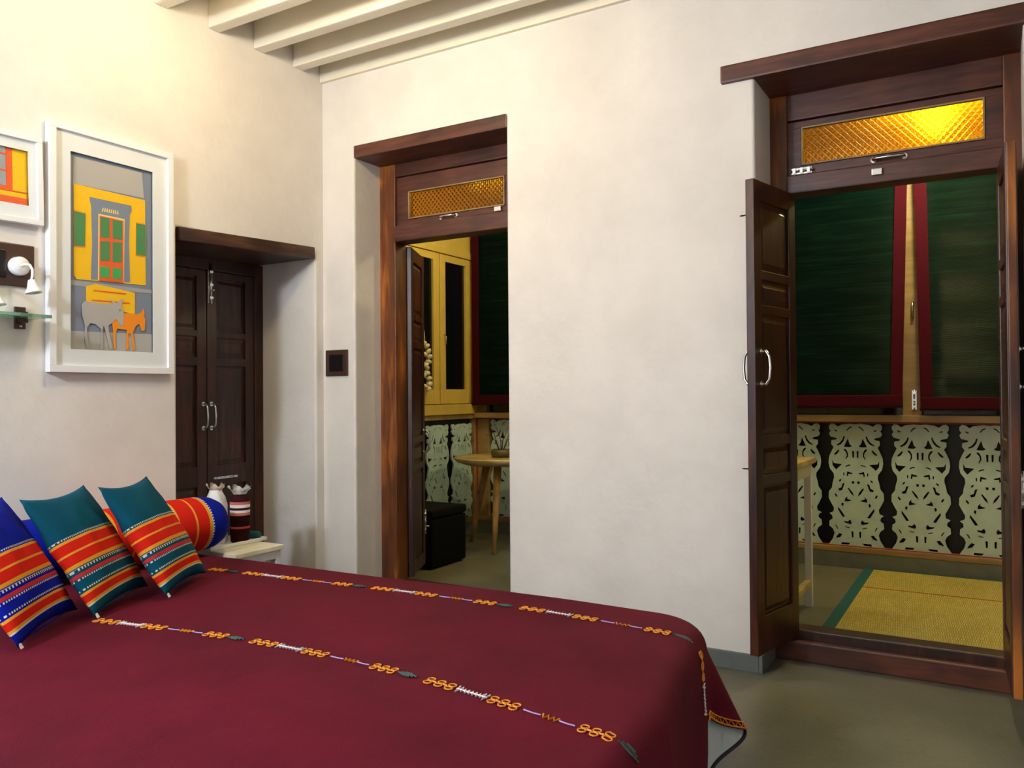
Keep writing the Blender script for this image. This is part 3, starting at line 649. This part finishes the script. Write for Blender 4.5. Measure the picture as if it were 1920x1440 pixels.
# skirt from the perimeter, then the flat top in rows of constant b
bm = bmesh.new(); NS = 20
ring = []
for kd, t in per: ring.append([bm.verts.new(skirt_pt(kd, t, (f/NS)**1.7)) for f in range(NS+1)])
for A, B in zip(ring, ring[1:]):
    for k in range(NS): bm.faces.new((A[k], B[k], B[k+1], A[k+1]))
def amax(b):
    return L-RC+math.sqrt(max(0, (RC-RR)**2-(RC-b)**2)) if b < RC else skirt('foot', b)[0][0]-RR
bsx = [RC-(RC-RR)*math.sin(math.radians(90-3*k)) for k in range(30)] + [RC+.03*k for k in range(int((W-RC)/.03)+1)]
rows = []
for b in bsx:
    am = amax(b); rows.append([bm.verts.new(bw_(.02+(am-.02)*i/70, b, Z0+crown(.02+(am-.02)*i/70, b))) for i in range(71)])
for A, B in zip(rows, rows[1:]):
    for k in range(70): bm.faces.new((A[k], A[k+1], B[k+1], B[k]))
bmesh.ops.remove_doubles(bm, verts=bm.verts, dist=.0008)
bmesh.ops.recalc_face_normals(bm, faces=bm.faces)
me = bpy.data.meshes.new('cover'); bm.to_mesh(me); bm.free()
for p in me.polygons: p.use_smooth = True
at_bs(me, 'cover', M['maroon'])
# corner: orange hem braid, pale lining below it, dark piped edge
hemk = [('arc', 32-i*2.0) for i in range(17)] + [('foot', RC+.01*i) for i in range(1, 4)]
bm = bmesh.new(); A_, B_, P_ = [], [], []
for i, (kd, t) in enumerate(hemk):
    q = i/(len(hemk)-1); p = skirt_pt(kd, t, 1, .012); A_.append(p + Vector((0, 0, .012)))
    hemz = skirt(kd, t)[3]; B_.append(Vector((p.x, p.y, .108 - .10*q)) + Vector((.004, 0, 0)))
va = [bm.verts.new(p) for p in A_]; vb = [bm.verts.new(p) for p in B_]
for i in range(len(va)-1): bm.faces.new((va[i], va[i+1], vb[i+1], vb[i])).smooth = True
bmesh.ops.solidify(bm, geom=list(bm.faces), thickness=.004)
at_bs(to_mesh(bm), 'lining', M['lining'])
at_bs(tube([p+Vector((.004, 0, 0)) for p in B_], .006, 6), 'piping', M['piping'])
bm = bmesh.new()
h0 = [skirt_pt(kd, t, .985, -.004) for kd, t in hemk]; h1 = [skirt_pt(kd, t, .93, -.004) for kd, t in hemk]
tube_bm(bm, h0, .0026, 6); tube_bm(bm, h1, .0018, 6)
zz = [(h0[i] if i % 2 else h1[i]) for i in range(len(h0))]; tube_bm(bm, zz, .0015, 5)
at_bs(to_mesh(bm), 'hem_braid', M['orange_thread'])
# embroidered lines: stitches follow the cloth along lines of constant b
def cloth_pt(s, b, off=.003):
    """s = distance along the line from the head, over the foot edge; returns point just above the cloth"""
    if b < RC:
        ae = L-RC+math.sqrt(max(0, RC*RC-(RC-b)**2)); ang = math.degrees(math.asin((RC-b)/RC)); kd, tt = 'arc', ang
    else: kd, tt = 'foot', b; ae = L + skirt('foot', b)[0][0]-L
    a0 = ae - RR
    if s <= a0: return bw_(s, b, Z0+crown(s, b)+off)
    (a, bb_), (da, db), lean, hem = skirt(kd, tt)
    slen = RR*PI/2 + max(.01, (Z0+crown(a, bb_)-hem-RR)/math.cos(lean)); f = min(1, (s-a0)/slen)
    return skirt_pt(kd, tt, f, -off)
def embroidery(b_base, sag, phase, smin, smax):
    b_line = 0.0
    bm = bmesh.new(); period = .60
    bl = lambda s: b_base - sag*math.sin(PI*min(1, max(0, (s-.5)/1.95)))
    def thread(pts, r, mi): tube_bm(bm, [cloth_pt(s, bl(s)+b_) for s, b_ in pts], r*.8, 5, mi=mi)
    def eight(s0, wd):
        for sg in (-1, 1):
            tube_bm(bm, [cloth_pt(s0+wd*.5*math.cos(k*PI/5), bl(s0)+sg*.0098+.0085*math.sin(k*PI/5)) for k in range(10)], .0018, 5, closed=True, mi=0)
    k0 = math.floor((smin-phase)/period)
    for k in range(k0, k0+8):
        s0 = phase+k*period
        def seg(f0, f1, fn):
            a, c = s0+f0*period, s0+f1*period
            if a > smin and c < smax: fn(a, c)
        def green(a, c):
            n = 5
            for q in range(-2, 3): thread([(a+(c-a)*(.5-.5*(1-abs(q)/3.4)), b_line+q*.0042), (a+(c-a)*(.5+.5*(1-abs(q)/3.4)), b_line+q*.0042)], .0032, 3)
        def eights(a, c):
            w_ = (c-a)/3
            for q in range(3):
                eight(a+w_*(q+.5), w_*.62)
                if q < 2: thread([(a+w_*(q+.8), b_line), (a+w_*(q+1.2), b_line)], .003, 0)
        def white(a, c):
            n = 16; thread([(a+(c-a)*i/n, b_line+(.011 if i % 2 else -.011)*(1.5 if i < 3 or i > n-3 else .8)) for i in range(n+1)], .0028, 1); thread([(a, b_line), (c, b_line)], .003, 1)
        def lilac(a, c): thread([(a, b_line), ((a+c)/2, b_line+.002), (c, b_line)], .0024, 2)
        def small(a, c):
            n = 6; thread([(a+(c-a)*i/n, b_line+(.008 if i % 2 else -.008)) for i in range(n+1)], .003, 0)
        seg(-.05, .05, green); seg(.09, .25, eights); seg(.255, .40, white); seg(.405, .555, eights); seg(.57, .645, lilac); seg(.65, .72, small); seg(.725, .79, lilac); seg(.80, .945, eights)
    o = at_bs(to_mesh(bm), 'embroidered_line', [M['orange_thread'], M['white_thread'], M['lilac_thread'], M['green_thread']]); o['kind'] = 'stuff'; return o
embroidery(.272, .040, .01, .45, 2.72)
embroidery(1.00, .095, .11, .70, 2.80)

# bed under the cloth
bed = empty('bed', bw_(L/2, W/2, 0), BETA); tag(bed, 'low double bed hidden beneath the maroon bedspread', 'bed')
mesh_obj('mattress', box(-L/2+.02, L/2-.16, -W/2+.1, W/2-.12, .22, .425, .05, 4), M['sheet'], bed)
mesh_obj('bed_frame', box(-L/2+.02, L/2-.18, -W/2+.12, W/2-.14, .12, .215, .01), M['dkwood'], bed)
for sx in (-1, 1):
    for sy in (-1, 1): mesh_obj('leg', box(sx*(L/2-.3)-.035, sx*(L/2-.3)+.035, sy*(W/2-.22)-.035, sy*(W/2-.22)+.035, 0, .119, .004), M['dkwood'], bed)

# ------------------------------------------------------------------ cushions and bolster
def pillow_mesh(w_, h_, t, n=28, pinch=.105):
    bm = bmesh.new(); lay = bm.loops.layers.uv.new('UVMap'); sides = []; uvs = {}
    for s in (-1, 1):
        rows = []
        for j in range(n+1):
            row = []
            for i in range(n+1):
                u, v = -1+2*i/n, -1+2*j/n
                x = u*(1-pinch*(1-v*v)*abs(u)**2); z = v*(1-pinch*(1-u*u)*abs(v)**2)
                th = (max(0, 1-u*u)**.55)*(max(0, 1-v*v)**.55)
                edge = i in (0, n) or j in (0, n)
                wr = .006*noise.noise((u*3+w_*9, v*3, s*2.0))*(1 if not edge else .2)
                key = (i, j, 0 if edge else s)
                if edge and s == 1: vv = sides[0][j][i]
                else:
                    vv = bm.verts.new((x*w_/2, s*(t/2*th+wr), h_/2+z*h_/2)); uvs[vv] = (i/n, j/n)
                row.append(vv)
            rows.append(row)
        sides.append(rows)
    for s, rows in enumerate(sides):
        for j in range(n):
            for i in range(n):
                vs = [rows[j][i], rows[j][i+1], rows[j+1][i+1], rows[j+1][i]]
                f = bm.faces.new(vs if s == 0 else vs[::-1]); f.smooth = True
                for l in f.loops: l[lay].uv = uvs[l.vert]
    me = bpy.data.meshes.new('m'); bm.to_mesh(me); bm.free(); return me
def cushion(bl, ang, lean, w_, h_, mat, label):
    e = Vector((math.cos(math.radians(ang)), math.sin(math.radians(ang)), 0)); nr = Vector((e.y, -e.x, 0)); la = math.radians(lean)
    up = -nr*math.sin(la) + Vector((0, 0, math.cos(la))); fn = e.cross(up)      # faces the room
    o = empty('cushion', (0, 0, 0)); tag(o, label, 'cushion', 'striped cushions on the bed')
    mm = Matrix((e, -fn, up)).transposed().to_4x4(); mm.translation = Vector(bl) + e*(w_/2)
    o.matrix_world = mm
    mesh_obj('cover', pillow_mesh(w_, h_, .12), mat, o)
    mesh_obj('piping', tube([(-w_/2*.96, 0, h_*.04), (0, 0, h_*.033), (w_/2*.96, 0, h_*.04)], .003, 6), mat, o)
    mesh_obj('care_tag', box(-w_/2+.008, -w_/2+.022, -.003, -.001, -.006, .014), M['white'], o)
    return o
cushion((.846, -1.879, .470), 122.9, 32, .405, .43, M['cush_teal'], 'teal cushion with red stripes between the blue cushion and the other teal one')
cushion((.815, -1.605, .470), 120.3, 32, .36, .44, M['cush_teal'], 'teal cushion with red stripes nearest the niche, leaning on the bolster')
cushion((.955, -2.165, .470), 127.9, 32, .40, .43, M['cush_blue'], 'royal blue cushion with red stripes at the left edge of the photo')
# bolster along the wall: axis along y
BR = .128
prof = [(0, 0), (.03, .004), (.07, .012), (.105, .035), (.122, .07), (BR, .12), (BR*1.02, .4), (BR, .8), (BR, 1.1), (.122, 1.18), (.10, 1.22), (.05, 1.245), (0, 1.25)]
bo = empty('bolster', (.19, -.872, .462+BR*.93)); tag(bo, 'long royal blue bolster with red and yellow bands lying behind the cushions', 'bolster')
bme = lathe([(r*1.0, z) for r, z in prof], 40, uv=True)
for v in bme.vertices:
    k = 1 + .03*noise.noise(v.co*7); v.co.x *= k; v.co.y *= k
o = mesh_obj('cover', bme, M['bolster'], bo, (0, 0, 0), (PI/2, 0, 0)); o.scale = (1, .93, 1)
mesh_obj('end_button', lathe([(0, -.006), (.012, -.004), (.014, .003), (0, .006)], 14), M['bolster'], bo, (0, -.001, 0), (PI/2, 0, 0))

# ------------------------------------------------------------------ bedside table, tray and bottles
nt_ = empty('bedside_table', (.12, -.80, 0)); tag(nt_, 'small white bedside table in front of the niche door', 'table')
NX = lambda a, b_, c, d_, e, f, bv=.004: box(a-.12, b_-.12, c+.80, d_+.80, e, f, bv)
mesh_obj('table_top', NX(-.06, .352, -.915, -.635, .425, .448), plain('cream_lacquer', srgb(232, 226, 200), .35), nt_)
for x in (-.045, .307):
    for y_ in (-.905, -.675): mesh_obj('leg', NX(x, x+.032, y_, y_+.032, 0, .425), M['white'], nt_)
mesh_obj('apron', NX(.322, .340, -.893, -.675, .385, .425), M['white'], nt_); mesh_obj('apron', NX(-.013, .307, -.663, -.645, .385, .425), M['white'], nt_)
tr = empty('tray', (.10, -.76, .449)); tag(tr, 'white tray holding the cloth-covered bottles on the bedside table', 'tray')
mesh_obj('base', box(-.085, .085, -.155, .155, 0, .006, .001), M['white'], tr)
for b_ in ((.085, .095, -.165, .165, 0, .016), (-.095, -.085, -.165, .165, 0, .016), (-.085, .085, .155, .165, 0, .016), (-.085, .085, -.165, -.155, 0, .016)): mesh_obj('rim', box(*b_, .002), M['white'], tr)
def frill(parent, z, r, mat):
    bm = bmesh.new(); n = 36; A, B, C_ = [], [], []
    for k in range(n):
        a = 2*PI*k/n; wv = .35*math.sin(a*7)+.2*math.sin(a*3+1)
        A.append(bm.verts.new((r*.55*math.cos(a), r*.55*math.sin(a), z))); B.append(bm.verts.new((r*(.75+.2*wv)*math.cos(a), r*(.75+.2*wv)*math.sin(a), z+.02+.008*wv)))
        C_.append(bm.verts.new((r*(1+.4*wv)*math.cos(a+.1), r*(1+.4*wv)*math.sin(a+.1), z+.036+.012*math.sin(a*5))))
    for k in range(n):
        for P_, Q in ((A, B), (B, C_)): bm.faces.new((P_[k], P_[(k+1) % n], Q[(k+1) % n], Q[k])).smooth = True
    bmesh.ops.solidify(bm, geom=list(bm.faces), thickness=.003); return mesh_obj('frill', to_mesh(bm), mat, parent)
b1 = empty('covered_bottle', (.150, -.720, .456)); tag(b1, 'bottle in a maroon knitted cover with white stripes and frilled top', 'bottle')
mesh_obj('cover', lathe([(0, 0), (.038, 0), (.043, .006), (.045, .05), (.046, .12), (.046, .19), (.040, .215), (.026, .232), (.022, .245), (0, .245)], 28, uv=True), M['bottle'], b1)
frill(b1, .222, .050, M['sheet'])
b2 = empty('covered_bottle', (.075, -.797, .456)); tag(b2, 'bottle wrapped in plain white cloth between bolster and striped bottle', 'bottle')
wm = lathe([(0, 0), (.044, 0), (.052, .01), (.05, .06), (.052, .12), (.048, .18), (.042, .215), (.03, .24), (.026, .255), (0, .255)], 36)
for v in wm.vertices:
    a = math.atan2(v.co.y, v.co.x); k = 1+.10*math.sin(a*6+v.co.z*20)*.6+.12*noise.noise(v.co*22); v.co.x *= k; v.co.y *= k
mesh_obj('cover', wm, M['sheet'], b2); frill(b2, .235, .04, plain('cream_cotton', srgb(224, 206, 190), .8))
rl = empty('cloth_roll', (.10, -.632, .474)); tag(rl, 'small dark teal rolled cloth at the end of the white tray', 'cloth')
mesh_obj('roll', lathe([(0, -.07), (.014, -.07), (.017, -.06), (.0175, 0), (.017, .06), (.013, .07), (.006, .072), (0, .068)], 20), M['teal'], rl, None, (0, PI/2, .25))

# ------------------------------------------------------------------ pictures on the left wall
def picture(name, y0, y1, z0, z1, depth, fwid, mount, layers, label, tilt=0):
    """frame lies on the plane x=0 facing +x; layers: (name, colour, outline in 0..1 of the picture opening, height step)"""
    cy, cz = (y0+y1)/2, (z0+z1)/2; o = empty(name, (0, cy, cz)); tag(o, label, 'picture'); o.rotation_euler = (tilt, 0, 0)
    w_, h_ = y1-y0, z1-z0
    for b_ in ((-w_/2, w_/2, h_/2-fwid, h_/2), (-w_/2, w_/2, -h_/2, -h_/2+fwid), (-w_/2, -w_/2+fwid, -h_/2+fwid, h_/2-fwid), (w_/2-fwid, w_/2, -h_/2+fwid, h_/2-fwid)):
        mesh_obj('frame_side', box(.002, depth, b_[0], b_[1], b_[2], b_[3], .002), M['white'], o)
    mesh_obj('backing_board', box(.003, .010, -w_/2+fwid-.004, w_/2-fwid+.004, -h_/2+fwid-.004, h_/2-fwid+.004), plain(name+'_backing', layers[0][1], .7), o)
    my0, my1, mz0, mz1 = mount; iy0, iy1, iz0, iz1 = -w_/2+my0, w_/2-my1, -h_/2+mz0, h_/2-mz1
    mo = mesh_obj('mount', prism([[(-w_/2+fwid-.002, -h_/2+fwid-.002), (w_/2-fwid+.002, -h_/2+fwid-.002), (w_/2-fwid+.002, h_/2-fwid+.002), (-w_/2+fwid-.002, h_/2-fwid+.002)], [(iy0, iz0), (iy0, iz1), (iy1, iz1), (iy1, iz0)]],
                         .003, lambda p, d: (.020+d, p[0], p[1])), M['mount'], o)
    cache = {}
    for nm, colr, poly, step in layers[1:]:
        if colr not in cache: cache[colr] = plain(name+'_paper', colr, .75)
        pts = [(iy0+p[0]*(iy1-iy0), iz0+p[1]*(iz1-iz0)) for p in poly]
        mesh_obj(nm, prism([pts], .0009, lambda p, d, s_=step: (.0102+s_*.0011+d, p[0], p[1])), cache[colr], o)
    return o
G1, G2, SL, YE, OR, GR, GB, CR_, OD = srgb(170, 168, 164), srgb(150, 152, 156), srgb(118, 128, 146), srgb(236, 186, 14), srgb(222, 92, 40), srgb(70, 130, 78), srgb(60, 160, 84), srgb(230, 208, 130), srgb(236, 140, 22)
def shrink(p, k): 
    cx_, cy_ = sum(q[0] for q in p)/len(p), sum(q[1] for q in p)/len(p); return [(cx_+(q[0]-cx_)*k, cy_+(q[1]-cy_)*k) for q in p]
winl = [(0.052,0.709),(0.187,0.705),(0.181,0.524),(0.052,0.519)]; winr = [(0.795,0.707),(0.923,0.708),(0.924,0.524),(0.792,0.523)]
lay = [('bg', SL),
 ('paper_sky', G1, [(0.055,0.981),(0.88,0.986),(0.905,0.848),(0.046,0.842)], 0),
 ('paper_house', YE, [(0.05,0.842),(0.917,0.837),(0.925,0.369),(0.732,0.366),(0.086,0.357),(0.05,0.376)], 1),
 ('paper_shutter_edge', OD, winl, 2), ('paper_shutter', GR, shrink(winl, .93), 3), ('paper_shutter_edge', OD, winr, 2), ('paper_shutter', GR, shrink(winr, .93), 3),
 ('paper_surround', SL, [(0.228,0.791),(0.737,0.791),(0.744,0.764),(0.719,0.737),(0.708,0.583),(0.721,0.374),(0.246,0.365),(0.26,0.555),(0.249,0.743)], 2),
 ('paper_door_edge', CR_, [(0.333,0.712),(0.651,0.71),(0.641,0.367),(0.328,0.364)], 3), ('paper_door', OR, [(0.346,0.704),(0.635,0.701),(0.63,0.367),(0.34,0.365)], 4)]
for k in range(8): lay.append(('paper_fan', CR_, [(.37+.027*k, .728), (.385+.025*k, .748), (.396+.025*k, .748), (.386+.027*k, .728)], 3))
for p in ([(0.354,0.699),(0.462,0.697),(0.462,0.595),(0.355,0.592)], [(0.499,0.696),(0.617,0.695),(0.617,0.597),(0.5,0.594)], [(0.355,0.571),(0.463,0.576),(0.463,0.471),(0.355,0.47)], [(0.5,0.576),(0.613,0.581),(0.607,0.474),(0.5,0.47)]): lay.append(('paper_pane', GR, p, 5))
for p in ([(0.351,0.439),(0.459,0.44),(0.459,0.384),(0.349,0.384)], [(0.5,0.439),(0.607,0.442),(0.603,0.385),(0.5,0.383)]): lay.append(('paper_pane', GB, p, 5))
lay += [('paper_plinth', G2, [(0.0,0.35),(1,0.346),(1,0.326),(0.0,0.323)], 3), ('paper_road', SL, [(0.0,0.323),(1,0.326),(1,0.09),(0.0,0.085)], 2), ('paper_ground', G1, [(0.0,0.092),(1,0.101),(1,0),(0,0)], 3),
 ('paper_steps', YE, [(0.184,0.325),(0.292,0.344),(0.779,0.32),(0.775,0.203),(0.188,0.241)], 4), ('paper_step_edge', OR, [(0.271,0.312),(0.664,0.312),(0.664,0.305),(0.271,0.306)], 5), ('paper_step_edge', OR, [(0.25,0.261),(0.71,0.264),(0.71,0.257),(0.25,0.255)], 5),
 ('paper_foal', OD, [(0.486,0.162),(0.53,0.182),(0.63,0.204),(0.733,0.207),(0.791,0.203),(0.85,0.215),(0.885,0.239),(0.897,0.211),(0.885,0.2),(0.909,0.181),(0.898,0.12),(0.862,0.114),(0.827,0.154),(0.78,0.138),(0.745,0.102),(0.776,0.012),(0.748,0.009),(0.722,0.097),(0.688,0.096),(0.693,0.009),(0.661,0.009),(0.669,0.116),(0.552,0.119),(0.526,0.084),(0.535,0.011),(0.508,0.011),(0.501,0.104)], 6),
 ('paper_donkey', G1, [(0.13,0.229),(0.167,0.249),(0.334,0.245),(0.507,0.248),(0.453,0.275),(0.474,0.273),(0.534,0.253),(0.57,0.264),(0.607,0.284),(0.623,0.273),(0.596,0.243),(0.63,0.209),(0.631,0.165),(0.619,0.135),(0.586,0.139),(0.53,0.172),(0.486,0.147),(0.442,0.132),(0.453,0.093),(0.497,0.011),(0.464,0.006),(0.432,0.054),(0.41,0.097),(0.388,0.131),(0.367,0.102),(0.378,0.005),(0.346,0.005),(0.356,0.111),(0.292,0.134),(0.229,0.138),(0.188,0.113),(0.198,0.052),(0.219,0.005),(0.188,0.009),(0.161,0.066),(0.167,0.127),(0.137,0.173)], 7),
 ('paper_eye', SL, [(.575,.222),(.59,.225),(.59,.215),(.575,.212)], 8)]
picture('framed_picture', -1.556, -.992, 1.248, 2.252, .036, .028, (.092, .098, .095, .105), lay, 'tall white framed paper-cut picture of donkeys before a yellow house')
lay2 = [('bg', YE),
 ('paper_wall', YE, [(0, 0), (1, 0), (1, 1), (0, 1)], 0), ('paper_frame', OR, [(.10, .23), (.85, .23), (.85, 1), (.10, 1)], 1), ('paper_window', G2, [(.17, .31), (.785, .31), (.785, 1), (.17, 1)], 2),
 ('paper_bar', OR, [(.17, .86), (.785, .86), (.785, .89), (.17, .89)], 3), ('paper_bar', OR, [(.17, .57), (.785, .57), (.785, .60), (.17, .60)], 3), ('paper_mullion', OR, [(.46, .31), (.49, .31), (.49, 1), (.46, 1)], 3),
 ('paper_ledge', OR, [(0, .225), (1, .225), (1, .245), (0, .245)], 2), ('paper_floor', OR, [(0, 0), (1, 0), (1, .13), (0, .13)], 2)]
picture('framed_picture', -2.05, -1.580, 1.815, 2.160, .036, .022, (.05, .050, .072, .062), lay2, 'small white framed paper-cut picture of a window cut by the photo edge', math.radians(1.2))

# ------------------------------------------------------------------ reading lights, switch plate and glass shelf
switch_plate('switch_plate', (0, -1.73, 1.657), PI/2, .26, .165, [(-.10, .02)], 'long brown switch plate behind the white gooseneck reading lamp')
def reading_lamp(y_, z_, label):
    o = empty('reading_lamp', (.011, y_, z_)); tag(o, label, 'lamp', 'gooseneck reading lamps')
    mesh_obj('base', lathe([(0, 0), (.044, 0), (.046, .006), (.046, .034), (.042, .040), (0, .040)], 32), M['white'], o, None, (0, PI/2, 0))
    mesh_obj('gooseneck', tube([(.040, 0, 0), (.062, .004, .006), (.080, .018, .004), (.090, .026, -.02), (.090, .026, -.052), (.086, .022, -.074)], .0065, 10), M['white'], o)
    hd_ = mesh_obj('head', lathe([(0, 0), (.014, 0), (.018, -.012), (.026, -.04), (.037, -.058), (.0375, -.066), (.033, -.066), (.030, -.052), (0, -.050)], 28), M['white'], o, (.086, .022, -.070), (.12, -.15, 0))
    o.scale = (.78, .78, .78)
    for k in range(3): mesh_obj('light_chip', lathe([(0, -.006), (.008, -.006), (.010, 0), (0, 0)], 12), M['chrome'], hd_, (.015*math.cos(k*2.1), .015*math.sin(k*2.1), -.052))
    return o
reading_lamp(-1.668, 1.651, 'white gooseneck reading lamp on the brown switch plate beside the tall picture')
reading_lamp(-1.800, 1.592, 'white gooseneck reading lamp mostly cut off by the photo edge')
sf = empty('glass_shelf', (0, -1.9, 1.457)); tag(sf, 'green glass wall shelf under the reading lamps', 'shelf')
mesh_obj('glass_plate', box(.004, .13, -.34, .300, -.006, .006, .002), M['shelfglass'], sf)
for y_ in (-.2, .245):
    br_ = mesh_obj('bracket', boxes([(0, .012, y_-.020, y_+.020, -.045, .040), (.008, .040, y_-.014, y_+.014, -.022, -.0065), (.008, .040, y_-.014, y_+.014, .0065, .020)], .002), M['brownplate'], sf)
    mesh_obj('screw', lathe([(0, 0), (.006, 0), (.005, .003), (0, .004)], 12), M['chrome'], br_, (.012, y_, -.034), (0, PI/2, 0))
